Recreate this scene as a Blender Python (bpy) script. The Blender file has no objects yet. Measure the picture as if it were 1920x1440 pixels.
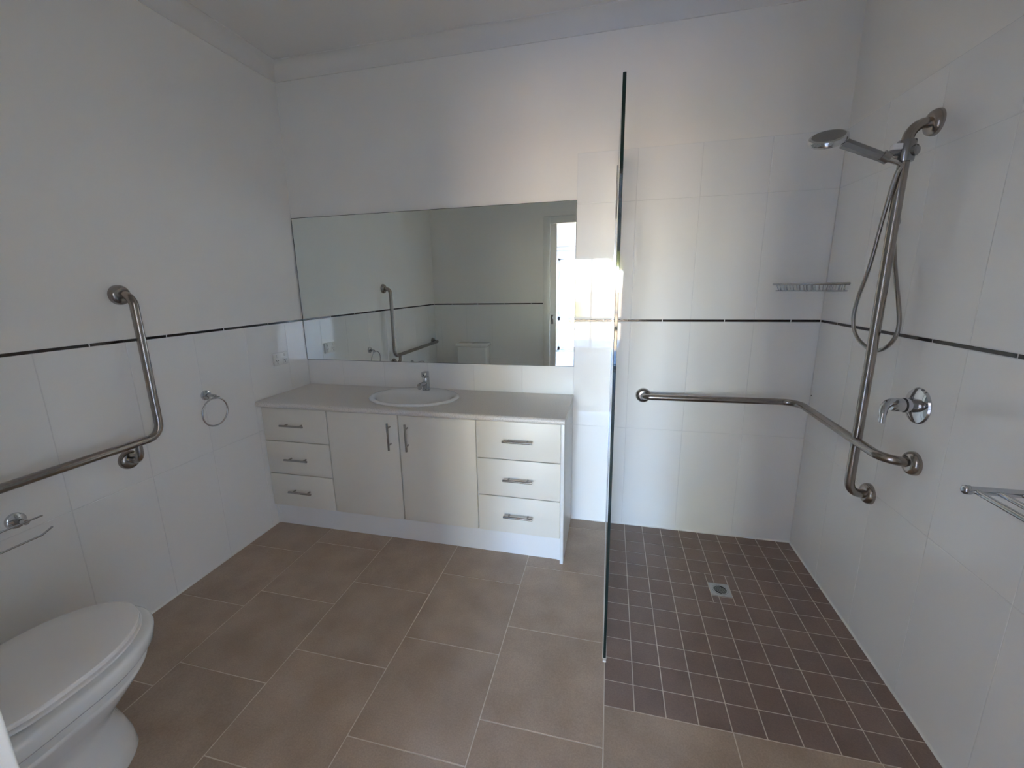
import bpy, bmesh, math, random
from mathutils import Vector, Matrix
random.seed(7)
PI = math.pi
SC = bpy.context.scene
COL = SC.collection

# ------------------------------------------------------------------ camera
cam_d = bpy.data.cameras.new('camera')
cam = bpy.data.objects.new('camera', cam_d)
COL.objects.link(cam)
cam.matrix_world = Matrix((
    (0.970588, -0.034643, 0.238241, 1.9373),
    (0.240089, 0.212350, -0.947240, -2.3919),
    (-0.017776, 0.976579, 0.214422, 1.4017),
    (0, 0, 0, 1)))
cam_d.sensor_width = 36.0
cam_d.lens = 36.0 * 797.97 / 1920.0
cam_d.shift_x = 16.4 / 1920.0
cam_d.shift_y = -9.83 / 1920.0
cam_d.clip_start = 0.01
cam_d.clip_end = 300
SC.camera = cam

# ------------------------------------------------------------------ sky, sun, exposure
world = bpy.data.worlds.new('sky')
SC.world = world
world.use_nodes = True
wn = world.node_tree
for n in list(wn.nodes):
    wn.nodes.remove(n)
sky = wn.nodes.new('ShaderNodeTexSky')
sky.sky_type = 'NISHITA'
sky.sun_disc = False
sky.sun_elevation = math.radians(40)
sky.sun_rotation = math.radians(20)
sky.air_density = 1.0
sky.dust_density = 0.1
sky.ozone_density = 3.0
bg = wn.nodes.new('ShaderNodeBackground')
bg.inputs['Strength'].default_value = 0.47
wo = wn.nodes.new('ShaderNodeOutputWorld')
tint = wn.nodes.new('ShaderNodeVectorMath')
tint.operation = 'MULTIPLY'
tint.inputs[1].default_value = (0.92, 0.94, 1.12)     # the camera's warm white balance sees the sky bluer
wn.links.new(sky.outputs[0], tint.inputs[0])
wn.links.new(tint.outputs[0], bg.inputs[0])
wn.links.new(bg.outputs[0], wo.inputs[0])

sun_d = bpy.data.lights.new('sun', 'SUN')
sun_d.energy = 13.0
sun_d.angle = math.radians(0.6)
sun_d.color = (1.0, 0.83, 0.56)
sun = bpy.data.objects.new('sun', sun_d)
COL.objects.link(sun)
_az, _el = math.radians(20), math.radians(40)       # sun stands to the side of the house
_to = Vector((math.sin(_az) * math.cos(_el), math.cos(_az) * math.cos(_el), math.sin(_el)))
sun.rotation_euler = _to.to_track_quat('Z', 'Y').to_euler()

# portals in the bedroom's glazing: guide sky sampling, give no light of their own
for _loc, _rz, _sx, _sy in (((1.535, -6.64, 1.0), PI, 1.43, 1.98), ((-1.25, -3.05, 1.45), PI / 2, 1.1, 1.3)):
    por_d = bpy.data.lights.new('sky_portal', 'AREA')
    por_d.shape = 'RECTANGLE'
    por_d.size, por_d.size_y = _sx, _sy
    por_d.cycles.is_portal = True
    por = bpy.data.objects.new('sky_portal', por_d)
    COL.objects.link(por)
    por.location = _loc
    por.rotation_euler = (PI / 2, 0, _rz)           # faces into the bedroom

SC.view_settings.view_transform = 'Standard'
SC.view_settings.look = 'None'
SC.view_settings.gamma = 1.0
SC.view_settings.use_curve_mapping = False
SC.view_settings.exposure = 4.45
SC.cycles.use_guiding = True
SC.cycles.blur_glossy = 0.05
SC.cycles.max_bounces = 12
SC.cycles.diffuse_bounces = 8
SC.cycles.glossy_bounces = 6
SC.cycles.transparent_max_bounces = 12

# ------------------------------------------------------------------ sizes
W = 2.934          # right wall
D = 2.18           # front wall (door side)
H = 2.655          # ceiling
XG = 1.963         # shower screen / edge of the mosaic
YF = -1.173        # front edge of the mosaic
ZS0, ZS1 = 1.1985, 1.2115   # dark border strip
ZT = 2.052         # top of shower tiling
XM = 1.750         # right end of vanity and mirror
REC = 0.004        # paint lies this far behind the tile face

# ------------------------------------------------------------------ materials
def new_mat(name):
    m = bpy.data.materials.new(name)
    m.use_nodes = True
    return m, m.node_tree, m.node_tree.nodes['Principled BSDF']

def simple(name, col, rough=0.5, metal=0.0, var=0.0, scale=8.0, bump=0.0, bscale=60.0, spec=None, coat=0.0, objvar=0.0):
    m, nt, b = new_mat(name)
    b.inputs['Base Color'].default_value = (*col, 1)
    b.inputs['Roughness'].default_value = rough
    b.inputs['Metallic'].default_value = metal
    if spec is not None:
        b.inputs['Specular IOR Level'].default_value = spec
    if coat:
        b.inputs['Coat Weight'].default_value = coat
        b.inputs['Coat Roughness'].default_value = 0.05
    tc = nt.nodes.new('ShaderNodeTexCoord')
    last = None
    if var > 0:
        nz = nt.nodes.new('ShaderNodeTexNoise')
        nz.inputs['Scale'].default_value = scale
        nz.inputs['Detail'].default_value = 6
        nt.links.new(tc.outputs['Object'], nz.inputs['Vector'])
        mr = nt.nodes.new('ShaderNodeMapRange')
        mr.inputs['From Min'].default_value = 0.25
        mr.inputs['From Max'].default_value = 0.75
        mr.inputs['To Min'].default_value = 1 - var
        mr.inputs['To Max'].default_value = 1 + var
        nt.links.new(nz.outputs['Fac'], mr.inputs['Value'])
        last = mr.outputs[0]
    if objvar > 0:
        oi = nt.nodes.new('ShaderNodeObjectInfo')
        mo = nt.nodes.new('ShaderNodeMapRange')
        mo.inputs['To Min'].default_value = 1 - objvar
        mo.inputs['To Max'].default_value = 1 + objvar
        nt.links.new(oi.outputs['Random'], mo.inputs['Value'])
        if last is not None:
            mu = nt.nodes.new('ShaderNodeMath')
            mu.operation = 'MULTIPLY'
            nt.links.new(last, mu.inputs[0])
            nt.links.new(mo.outputs[0], mu.inputs[1])
            last = mu.outputs[0]
        else:
            last = mo.outputs[0]
    if last is not None:
        vm = nt.nodes.new('ShaderNodeVectorMath')
        vm.operation = 'SCALE'
        vm.inputs[0].default_value = col
        nt.links.new(last, vm.inputs['Scale'])
        nt.links.new(vm.outputs[0], b.inputs['Base Color'])
    if bump > 0:
        nb = nt.nodes.new('ShaderNodeTexNoise')
        nb.inputs['Scale'].default_value = bscale
        nb.inputs['Detail'].default_value = 4
        nt.links.new(tc.outputs['Object'], nb.inputs['Vector'])
        bp = nt.nodes.new('ShaderNodeBump')
        bp.inputs['Strength'].default_value = bump
        bp.inputs['Distance'].default_value = 0.002
        nt.links.new(nb.outputs['Fac'], bp.inputs['Height'])
        nt.links.new(bp.outputs[0], b.inputs['Normal'])
    return m

def tile_floor(name, c1, c2, rough):
    """matt porcelain: cloudy mottling, fine speckle, each tile a little different"""
    m, nt, b = new_mat(name)
    L = nt.links
    tc = nt.nodes.new('ShaderNodeTexCoord')
    oi = nt.nodes.new('ShaderNodeObjectInfo')
    ad = nt.nodes.new('ShaderNodeVectorMath'); ad.operation = 'ADD'
    cx = nt.nodes.new('ShaderNodeVectorMath'); cx.operation = 'SCALE'
    cx.inputs[0].default_value = (13.0, 7.0, 3.0)
    L.new(oi.outputs['Random'], cx.inputs['Scale'])
    L.new(tc.outputs['Object'], ad.inputs[0]); L.new(cx.outputs[0], ad.inputs[1])
    n1 = nt.nodes.new('ShaderNodeTexNoise'); n1.inputs['Scale'].default_value = 7.0; n1.inputs['Detail'].default_value = 8; n1.inputs['Roughness'].default_value = 0.47
    n2 = nt.nodes.new('ShaderNodeTexNoise'); n2.inputs['Scale'].default_value = 210.0; n2.inputs['Detail'].default_value = 2
    L.new(ad.outputs[0], n1.inputs['Vector']); L.new(ad.outputs[0], n2.inputs['Vector'])
    r1 = nt.nodes.new('ShaderNodeMapRange'); r1.inputs['From Min'].default_value = 0.30; r1.inputs['From Max'].default_value = 0.70
    L.new(n1.outputs['Fac'], r1.inputs['Value'])
    mx = nt.nodes.new('ShaderNodeMix'); mx.data_type = 'RGBA'
    mx.inputs['A'].default_value = (*c1, 1); mx.inputs['B'].default_value = (*c2, 1)
    L.new(r1.outputs[0], mx.inputs['Factor'])
    r2 = nt.nodes.new('ShaderNodeMapRange'); r2.inputs['From Min'].default_value = 0.3; r2.inputs['From Max'].default_value = 0.7; r2.inputs['To Min'].default_value = 0.90; r2.inputs['To Max'].default_value = 1.10
    L.new(n2.outputs['Fac'], r2.inputs['Value'])
    r3 = nt.nodes.new('ShaderNodeMapRange'); r3.inputs['To Min'].default_value = 0.95; r3.inputs['To Max'].default_value = 1.05
    L.new(oi.outputs['Random'], r3.inputs['Value'])
    mu = nt.nodes.new('ShaderNodeMath'); mu.operation = 'MULTIPLY'
    L.new(r2.outputs[0], mu.inputs[0]); L.new(r3.outputs[0], mu.inputs[1])
    vs = nt.nodes.new('ShaderNodeVectorMath'); vs.operation = 'SCALE'
    L.new(mx.outputs['Result'], vs.inputs[0]); L.new(mu.outputs[0], vs.inputs['Scale'])
    L.new(vs.outputs[0], b.inputs['Base Color'])
    b.inputs['Roughness'].default_value = rough
    bp = nt.nodes.new('ShaderNodeBump'); bp.inputs['Strength'].default_value = 0.12; bp.inputs['Distance'].default_value = 0.001
    L.new(n2.outputs['Fac'], bp.inputs['Height']); L.new(bp.outputs[0], b.inputs['Normal'])
    return m

def clear_glass(name, tint):
    m = bpy.data.materials.new(name)
    m.use_nodes = True
    nt = m.node_tree
    nt.nodes.remove(nt.nodes['Principled BSDF'])
    out = nt.nodes['Material Output']
    t = nt.nodes.new('ShaderNodeBsdfTransparent'); t.inputs[0].default_value = (*tint, 1)
    g = nt.nodes.new('ShaderNodeBsdfGlossy'); g.inputs['Roughness'].default_value = 0.0
    f = nt.nodes.new('ShaderNodeFresnel')
    ge = nt.nodes.new('ShaderNodeNewGeometry')       # the same reflectance on both faces of the pane
    mr = nt.nodes.new('ShaderNodeMapRange')
    mr.inputs['To Min'].default_value = 1.5; mr.inputs['To Max'].default_value = 1 / 1.5
    nt.links.new(ge.outputs['Backfacing'], mr.inputs['Value']); nt.links.new(mr.outputs[0], f.inputs['IOR'])
    mx = nt.nodes.new('ShaderNodeMixShader')
    nt.links.new(f.outputs[0], mx.inputs[0]); nt.links.new(t.outputs[0], mx.inputs[1]); nt.links.new(g.outputs[0], mx.inputs[2])
    nt.links.new(mx.outputs[0], out.inputs[0])
    return m

def speckle(name, c1, c2, rough, scale):
    m, nt, b = new_mat(name)
    tc = nt.nodes.new('ShaderNodeTexCoord')
    n = nt.nodes.new('ShaderNodeTexNoise'); n.inputs['Scale'].default_value = scale; n.inputs['Detail'].default_value = 3; n.inputs['Roughness'].default_value = 0.7
    nt.links.new(tc.outputs['Object'], n.inputs['Vector'])
    r = nt.nodes.new('ShaderNodeMapRange'); r.inputs['From Min'].default_value = 0.38; r.inputs['From Max'].default_value = 0.47
    nt.links.new(n.outputs['Fac'], r.inputs['Value'])
    mx = nt.nodes.new('ShaderNodeMix'); mx.data_type = 'RGBA'
    mx.inputs['A'].default_value = (*c1, 1); mx.inputs['B'].default_value = (*c2, 1)
    nt.links.new(r.outputs[0], mx.inputs['Factor']); nt.links.new(mx.outputs['Result'], b.inputs['Base Color'])
    b.inputs['Roughness'].default_value = rough
    return m

M = dict(
    paint=simple('wall_paint', (0.87, 0.840, 0.790), 0.62, var=0.012, scale=3, bump=0.08, bscale=220),
    ceiling=simple('ceiling_paint', (0.80, 0.765, 0.715), 0.75, var=0.01, scale=3, bump=0.06, bscale=200),
    wtile=simple('white_wall_tile', (0.865, 0.85, 0.822), 0.03, spec=0.42, objvar=0.004),
    grout_w=simple('white_grout', (0.74, 0.73, 0.71), 0.85),
    border=simple('dark_border_tile', (0.022, 0.013, 0.011), 0.16, var=0.25, scale=14, objvar=0.15),
    ftile=tile_floor('taupe_floor_tile', (0.370, 0.272, 0.200), (0.460, 0.352, 0.270), 0.36),
    mosaic=tile_floor('brown_mosaic_tile', (0.210, 0.142, 0.115), (0.270, 0.190, 0.158), 0.38),
    grout_f=simple('beige_floor_grout', (0.70, 0.62, 0.53), 0.9, var=0.15, scale=9),
    sealant=simple('white_sealant', (0.80, 0.79, 0.75), 0.35),
    cream=simple('cream_door_laminate', (0.80, 0.755, 0.67), 0.38, bump=0.10, bscale=420),
    white_lam=simple('white_cabinet_laminate', (0.80, 0.79, 0.78), 0.32),
    bench=speckle('speckled_bench_laminate', (0.50, 0.46, 0.42), (0.76, 0.71, 0.66), 0.33, 330.0),
    ceramic=simple('white_ceramic', (0.83, 0.82, 0.80), 0.06),
    plastic=simple('white_plastic', (0.89, 0.855, 0.835), 0.22),
    plate=simple('outlet_plastic', (0.80, 0.79, 0.76), 0.3),
    slot=simple('dark_slot', (0.02, 0.02, 0.02), 0.6),
    shade_black=simple('joint_shade_black', (0.015, 0.015, 0.015), 0.5),
    steel=simple('brushed_stainless', (0.37, 0.335, 0.31), 0.19, 1.0, var=0.06, scale=40),
    handle=simple('brushed_nickel_handle', (0.42, 0.39, 0.36), 0.22, 1.0),
    chrome=simple('polished_chrome', (0.58, 0.59, 0.61), 0.06, 1.0),
    satin=simple('satin_chrome', (0.33, 0.33, 0.335), 0.24, 1.0),
    hose=simple('metal_hose', (0.40, 0.38, 0.355), 0.25, 1.0),
    mirror=simple('mirror_silver', (0.80, 0.845, 0.82), 0.0, 1.0),
    mirror_edge=simple('mirror_edge', (0.10, 0.12, 0.11), 0.2),
    glass=clear_glass('screen_glass', (0.965, 0.985, 0.975)),
    glass_edge=simple('green_glass_edge', (0.004, 0.014, 0.012), 0.04),
    pane=clear_glass('window_glass', (0.95, 0.96, 0.96)),
    trimw=simple('trim_gloss_paint', (0.78, 0.765, 0.72), 0.28),
    doorp=simple('door_paint', (0.76, 0.74, 0.69), 0.35),
    alu=simple('white_aluminium', (0.75, 0.76, 0.77), 0.3),
    bedwall=simple('bedroom_paint', (0.85, 0.855, 0.855), 0.7, var=0.01, scale=2),
    carpet=simple('pale_carpet', (0.60, 0.575, 0.54), 0.95, var=0.12, scale=160, bump=0.4, bscale=300),
    blind=simple('blind_fabric', (0.72, 0.73, 0.74), 0.8),
    concrete=simple('patio_concrete', (0.50, 0.48, 0.45), 0.85, var=0.12, scale=4),
    ground=simple('dry_ground', (0.58, 0.46, 0.31), 0.95, var=0.3, scale=1.5),
    timber=simple('weathered_timber', (0.30, 0.24, 0.18), 0.85, var=0.2, scale=6),
    bark=simple('bark', (0.16, 0.12, 0.09), 0.9, var=0.3, scale=8),
    leaf=simple('olive_foliage', (0.23, 0.24, 0.08), 0.8, var=0.35, scale=3),
)

# ------------------------------------------------------------------ helpers
def link(name, me, mat, parent=None, smooth=False):
    o = bpy.data.objects.new(name, me)
    COL.objects.link(o)
    mats = mat if isinstance(mat, (list, tuple)) else [mat]
    if len(me.materials) == 0:
        for q in mats:
            me.materials.append(M[q] if isinstance(q, str) else q)
    if smooth:
        for f in me.polygons:
            f.use_smooth = True
    if parent:
        o.parent = parent
    return o

def from_bm(name, bm, mat, parent=None, smooth=False):
    me = bpy.data.meshes.new(name)
    bmesh.ops.recalc_face_normals(bm, faces=bm.faces)
    bm.to_mesh(me)
    bm.free()
    return link(name, me, mat, parent, smooth)

def auto_smooth(o, ang=35):
    """smooth faces, sharp edges above the angle"""
    me = o.data
    bm = bmesh.new(); bm.from_mesh(me)
    for f in bm.faces: f.smooth = True
    for e in bm.edges:
        e.smooth = not (len(e.link_faces) == 2 and e.calc_face_angle(0) > math.radians(ang))
    bm.to_mesh(me); bm.free()
    return o

def add_box(bm, x0, x1, y0, y1, z0, z1, bev=0.0, seg=2):
    r = bmesh.ops.create_cube(bm, size=1.0)
    vs = r['verts']
    for v in vs:
        v.co = Vector((x0 + (v.co.x + .5) * (x1 - x0), y0 + (v.co.y + .5) * (y1 - y0), z0 + (v.co.z + .5) * (z1 - z0)))
    if bev > 0:
        es = list({e for v in vs for e in v.link_edges})
        bmesh.ops.bevel(bm, geom=es, offset=bev, segments=seg, profile=0.5, affect='EDGES')

def box(name, x0, x1, y0, y1, z0, z1, mat, parent=None, bev=0.0, seg=2):
    bm = bmesh.new()
    add_box(bm, x0, x1, y0, y1, z0, z1, bev, seg)
    o = from_bm(name, bm, mat, parent)
    if bev > 0: auto_smooth(o, 50)
    return o

def boxes(name, lst, mat, parent=None, bev=0.0):
    bm = bmesh.new()
    for b in lst: add_box(bm, *b, bev)
    return from_bm(name, bm, mat, parent)

def fillet(pts, r, n=8):
    """round the inner corners of a polyline"""
    P = [Vector(p) for p in pts]
    out = [P[0]]
    for i in range(1, len(P) - 1):
        a, b, c = P[i - 1], P[i], P[i + 1]
        rr = r[i] if isinstance(r, dict) else r
        u, v = (a - b), (c - b)
        ang = u.angle(v)
        t = rr / math.tan(ang / 2)
        t = min(t, u.length * .49 if i > 1 else u.length * .98, v.length * .49 if i < len(P) - 2 else v.length * .98)
        s, e = b + u.normalized() * t, b + v.normalized() * t
        for k in range(n + 1):
            w = k / n
            out.append((1 - w) ** 2 * s + 2 * w * (1 - w) * b + w * w * e) if ang < 0.2 else out.append(_arc(s, b, e, w))
    out.append(P[-1])
    return out

def _arc(s, b, e, w):
    m = (s + e) / 2
    d = (b - m)
    if d.length < 1e-9: return s.lerp(e, w)
    u = (s - b); half = (s - m).length
    tan_len = u.length
    R = tan_len * half / math.sqrt(max(tan_len ** 2 - half ** 2, 1e-12))
    cen = b - d.normalized() * math.sqrt(R * R + tan_len * tan_len)
    p, q = s - cen, e - cen
    th = p.angle(q)
    if th < 1e-6: return s.lerp(e, w)
    return cen + (p * math.sin((1 - w) * th) + q * math.sin(w * th)) / math.sin(th)

def spline(pts, n=10):
    """Catmull-Rom through points"""
    P = [Vector(p) for p in pts]
    P = [P[0] * 2 - P[1]] + P + [P[-1] * 2 - P[-2]]
    out = []
    for i in range(1, len(P) - 2):
        for k in range(n):
            t = k / n
            a, b, c, d = P[i - 1], P[i], P[i + 1], P[i + 2]
            out.append(0.5 * ((2 * b) + (c - a) * t + (2 * a - 5 * b + 4 * c - d) * t * t + (3 * b - a - 3 * c + d) * t ** 3))
    out.append(P[-2])
    return out

def add_tube(bm, pts, r, seg=16, closed=False, caps=True, flat=1.0):
    P = [Vector(p) for p in pts]
    n = len(P)
    rad = r if callable(r) else (lambda t: r)
    rings = []
    T = []
    for i in range(n):
        if closed: t = P[(i + 1) % n] - P[i - 1]
        else: t = P[min(i + 1, n - 1)] - P[max(i - 1, 0)]
        T.append(t.normalized())
    nrm = T[0].orthogonal().normalized()
    if abs(T[0].z) < 0.9:
        nrm = (Vector((0, 0, 1)) - T[0] * T[0].z).normalized()
    for i in range(n):
        if i > 0:
            nrm = (nrm - T[i] * nrm.dot(T[i])).normalized()
        bi = T[i].cross(nrm)
        rr = rad(i / max(n - 1, 1))
        rings.append([bm.verts.new(P[i] + (nrm * math.cos(a) * flat + bi * math.sin(a)) * rr) for a in [2 * PI * k / seg for k in range(seg)]])
    m = n if closed else n - 1
    for i in range(m):
        A, B = rings[i], rings[(i + 1) % n]
        for k in range(seg):
            bm.faces.new((A[k], A[(k + 1) % seg], B[(k + 1) % seg], B[k]))
    if caps and not closed:
        bm.faces.new(rings[0][::-1]); bm.faces.new(rings[-1])

def tube(name, pts, r, mat, parent=None, seg=16, closed=False, flat=1.0):
    bm = bmesh.new()
    add_tube(bm, pts, r, seg, closed, flat=flat)
    return auto_smooth(from_bm(name, bm, mat, parent), 60)

def add_lathe(bm, prof, origin, axis, seg=32, caps=True):
    """prof: (radius, height along axis)"""
    ax = Vector(axis).normalized()
    u = ax.orthogonal().normalized()
    v = ax.cross(u)
    o = Vector(origin)
    rings = []
    for r, h in prof:
        if r < 1e-6:
            rings.append([bm.verts.new(o + ax * h)])
        else:
            rings.append([bm.verts.new(o + ax * h + (u * math.cos(2 * PI * k / seg) + v * math.sin(2 * PI * k / seg)) * r) for k in range(seg)])
    for A, B in zip(rings[:-1], rings[1:]):
        for k in range(seg):
            a0, a1 = A[k % len(A)], A[(k + 1) % len(A)]
            b0, b1 = B[k % len(B)], B[(k + 1) % len(B)]
            vs = []
            for q in (a0, a1, b1, b0):
                if q not in vs: vs.append(q)
            if len(vs) > 2: bm.faces.new(vs)
    for R in ((rings[0], rings[-1]) if caps else ()):
        if len(R) > 2: bm.faces.new(R)

def lathe(name, prof, origin, axis, mat, parent=None, seg=32, ang=35):
    bm = bmesh.new()
    add_lathe(bm, prof, origin, axis, seg)
    return auto_smooth(from_bm(name, bm, mat, parent), ang)

def extrude_x(name, prof, x0, x1, mat, parent=None, ang=40):
    """prof: (y, z) loop drawn out along x"""
    bm = bmesh.new()
    A = [bm.verts.new((x0, y, z)) for y, z in prof]
    B = [bm.verts.new((x1, y, z)) for y, z in prof]
    n = len(prof)
    for i in range(n): bm.faces.new((A[i], A[(i + 1) % n], B[(i + 1) % n], B[i]))
    bm.faces.new(A); bm.faces.new(B)
    return auto_smooth(from_bm(name, bm, mat, parent), ang)

def thing(name, label, cat, loc=(0, 0, 0), group=None):
    o = bpy.data.objects.new(name, None)
    COL.objects.link(o)
    o.empty_display_size = 0.05
    o.location = loc
    tag(o, label, cat, group)
    return o

def tag(o, label, cat, group=None):
    o['label'] = label
    o['category'] = cat
    if group: o['group'] = group
    return o

def part(o, t):
    """make a world-built mesh a part of a thing whose Empty stands at its base"""
    o.parent = t
    o.matrix_parent_inverse = Matrix.Translation(-t.location) if t.parent is None else Matrix.Identity(4)
    return o

def struct(o, label=None):
    o['kind'] = 'structure'
    if label: o['label'] = label
    return o

# ------------------------------------------------------------------ tiles
_tile_cache = {}
def tile_mesh(w, h, th, ch, mat):
    key = (round(w, 4), round(h, 4), th, ch, mat)
    if key in _tile_cache: return _tile_cache[key]
    a, b = w / 2, h / 2
    vs = [(-a, -b, -th), (a, -b, -th), (a, b, -th), (-a, b, -th),
          (-a, -b, -ch), (a, -b, -ch), (a, b, -ch), (-a, b, -ch),
          (-a + ch, -b + ch, 0), (a - ch, -b + ch, 0), (a - ch, b - ch, 0), (-a + ch, b - ch, 0)]
    fs = [(3, 2, 1, 0), (8, 9, 10, 11)]
    for k in range(4):
        l = (k + 1) % 4
        fs += [(k, l, 4 + l, 4 + k), (4 + k, 4 + l, 8 + l, 8 + k)]
    me = bpy.data.meshes.new(mat + '_piece')
    me.from_pydata(vs, [], fs)
    me.materials.append(M[mat])
    _tile_cache[key] = me
    return me

FRAMES = {  # columns: tile width, tile height, outward
    'back': Matrix(((1, 0, 0), (0, 0, -1), (0, 1, 0))).to_4x4(),
    'front': Matrix(((-1, 0, 0), (0, 0, 1), (0, 1, 0))).to_4x4(),
    'left': Matrix(((0, 0, 1), (1, 0, 0), (0, 1, 0))).to_4x4(),
    'right': Matrix(((0, 0, -1), (-1, 0, 0), (0, 1, 0))).to_4x4(),
    'floor': Matrix.Identity(4),
}
def lay(side, parent, name, a0, a1, b0, b1, joint, mat, th=0.0055, ch=0.0008, off=0.0):
    w, h = abs(a1 - a0) - joint, abs(b1 - b0) - (joint if 'border' not in name else 0.0016)
    if w < 0.006 or h < 0.006: return None
    ca, cb = (a0 + a1) / 2, (b0 + b1) / 2
    pos = {'back': (ca, -off, cb), 'front': (ca, -D + off, cb), 'left': (off, ca, cb), 'right': (W - off, ca, cb), 'floor': (ca, cb, off)}[side]
    o = bpy.data.objects.new(name, tile_mesh(w, h, th, ch, mat))
    COL.objects.link(o)
    o.matrix_world = Matrix.Translation(pos) @ FRAMES[side]
    o.parent = parent
    return o

def cuts(lo, hi, ref, pitch):
    k0 = math.ceil((lo - ref) / pitch - 1e-6)
    out = [lo]
    x = ref + k0 * pitch
    while x < hi - 0.012:
        if x > lo + 0.012: out.append(x)
        x += pitch
    out.append(hi)
    return out

# ------------------------------------------------------------------ floor
floor = struct(box('floor', 0, W, -D, 0, -0.12, -0.0055, 'grout_f'), 'brown tiled bathroom floor')
part_g = box('floor_grout', 0.0, W, -D, 0.0, -0.0055, -0.0012, 'grout_f', floor)
WF, TF = 0.3988, 0.4048
cols = [(0.0, XG - 4 * WF, -0.6568), (XG - 4 * WF, XG - 3 * WF, -0.5551), (XG - 3 * WF, XG - 2 * WF, -0.8058),
        (XG - 2 * WF, XG - WF, -0.6523), (XG - WF, XG, -0.5055)]
for x0, x1, ref in cols:
    ys = cuts(-D, 0, ref, TF)
    for a, b in zip(ys[:-1], ys[1:]):
        if a > -0.40 and x1 < 1.6: continue          # wholly under the vanity
        lay('floor', floor, 'floor_tile', x0, x1, a, b, 0.0035, 'ftile', th=0.0045, ch=0.0007)
for x0, x1, ref in [(XG, XG + 0.401, -1.5778), (XG + 0.401, XG + 0.802, -1.5778), (XG + 0.802, W, -1.5778)]:
    ys = cuts(-D, YF, ref, TF)
    for a, b in zip(ys[:-1], ys[1:]):
        lay('floor', floor, 'floor_tile', x0, x1, a, b, 0.0035, 'ftile', th=0.0045, ch=0.0007)
DRX, DRY = 2.478, -0.484
nx = 0
xs = [XG + 0.1 * k for k in range(10)] + [W]
ys = [YF + 0.1 * k for k in range(12)] + [0.0]
for x0, x1 in zip(xs[:-1], xs[1:]):
    for y0, y1 in zip(ys[:-1], ys[1:]):
        cx, cy = (x0 + x1) / 2, (y0 + y1) / 2
        # tiles are cut where the drain sits
        ox0, ox1, oy0, oy1 = max(x0, DRX - .045), min(x1, DRX + .045), max(y0, DRY - .045), min(y1, DRY + .045)
        if ox1 - ox0 > 0.004 and oy1 - oy0 > 0.004:
            if ox0 - x0 > 0.012: lay('floor', floor, 'mosaic_tile', x0, ox0, y0, y1, 0.003, 'mosaic', th=0.0045, ch=0.0006)
            if x1 - ox1 > 0.012: lay('floor', floor, 'mosaic_tile', ox1, x1, y0, y1, 0.003, 'mosaic', th=0.0045, ch=0.0006)
            if oy0 - y0 > 0.012: lay('floor', floor, 'mosaic_tile', ox0, ox1, y0, oy0, 0.003, 'mosaic', th=0.0045, ch=0.0006)
            if y1 - oy1 > 0.012: lay('floor', floor, 'mosaic_tile', ox0, ox1, oy1, y1, 0.003, 'mosaic', th=0.0045, ch=0.0006)
        else:
            o = lay('floor', floor, 'mosaic_tile', x0, x1, y0, y1, 0.0036, 'mosaic', th=0.0045, ch=0.0006)

# ------------------------------------------------------------------ bathroom walls
wall_back = struct(box('wall_back', -0.1, W + 0.1, REC, 0.10, -0.1, H + 0.08, 'paint'), 'white wall behind vanity and shower, tiled below')
box('tile_grout', 0, W, 0.0010, REC, 0, ZS1, 'grout_w', wall_back)
box('tile_grout', XM, W, 0.0010, REC, ZS1, ZT, 'grout_w', wall_back)
xb = cuts(0, W, 2.642, 0.298)
JW = 0.0022
for a, b in zip(xb[:-1], xb[1:]):
    if b > 1.76: lay('back', wall_back, 'wall_tile', a, b, 0.0, 0.6017, JW, 'wtile', th=0.003)
    lay('back', wall_back, 'wall_tile', a, b, 0.6017, ZS0, JW, 'wtile', th=0.003)
    if a > XM - 0.02:
        a2 = max(a, XM)
        lay('back', wall_back, 'wall_tile', a2, b, ZS1, 1.8075, JW, 'wtile', th=0.003)
        lay('back', wall_back, 'wall_tile', a2, b, 1.8075, ZT, JW, 'wtile', th=0.003)
xs_ = cuts(0, W, 2.206, 0.2996)
for a, b in zip(xs_[:-1], xs_[1:]):
    if b < XM - 0.05: continue
    lay('back', wall_back, 'border_tile', max(a, XM - 0.01), b, ZS0, ZS1, 0.0042, 'border', th=0.003)

wall_left = struct(box('wall_left', -0.10, -REC, -D - 0.12, 0.10, -0.1, H + 0.08, 'paint'), 'white side wall above the toilet with grab rail')
box('tile_grout', -REC, -0.0010, -D, 0, 0, ZS1, 'grout_w', wall_left)
yl = cuts(-D, 0, -1.0705, 0.300)
for a, b in zip(yl[:-1], yl[1:]):
    lay('left', wall_left, 'wall_tile', a, b, 0.0, 0.6017, JW, 'wtile', th=0.003)
    lay('left', wall_left, 'wall_tile', a, b, 0.6017, ZS0, JW, 'wtile', th=0.003)
yl = cuts(-D, 0, -0.2985, 0.2996)
for a, b in zip(yl[:-1], yl[1:]):
    lay('left', wall_left, 'border_tile', a, b, ZS0, ZS1, 0.0042, 'border', th=0.003)

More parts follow.
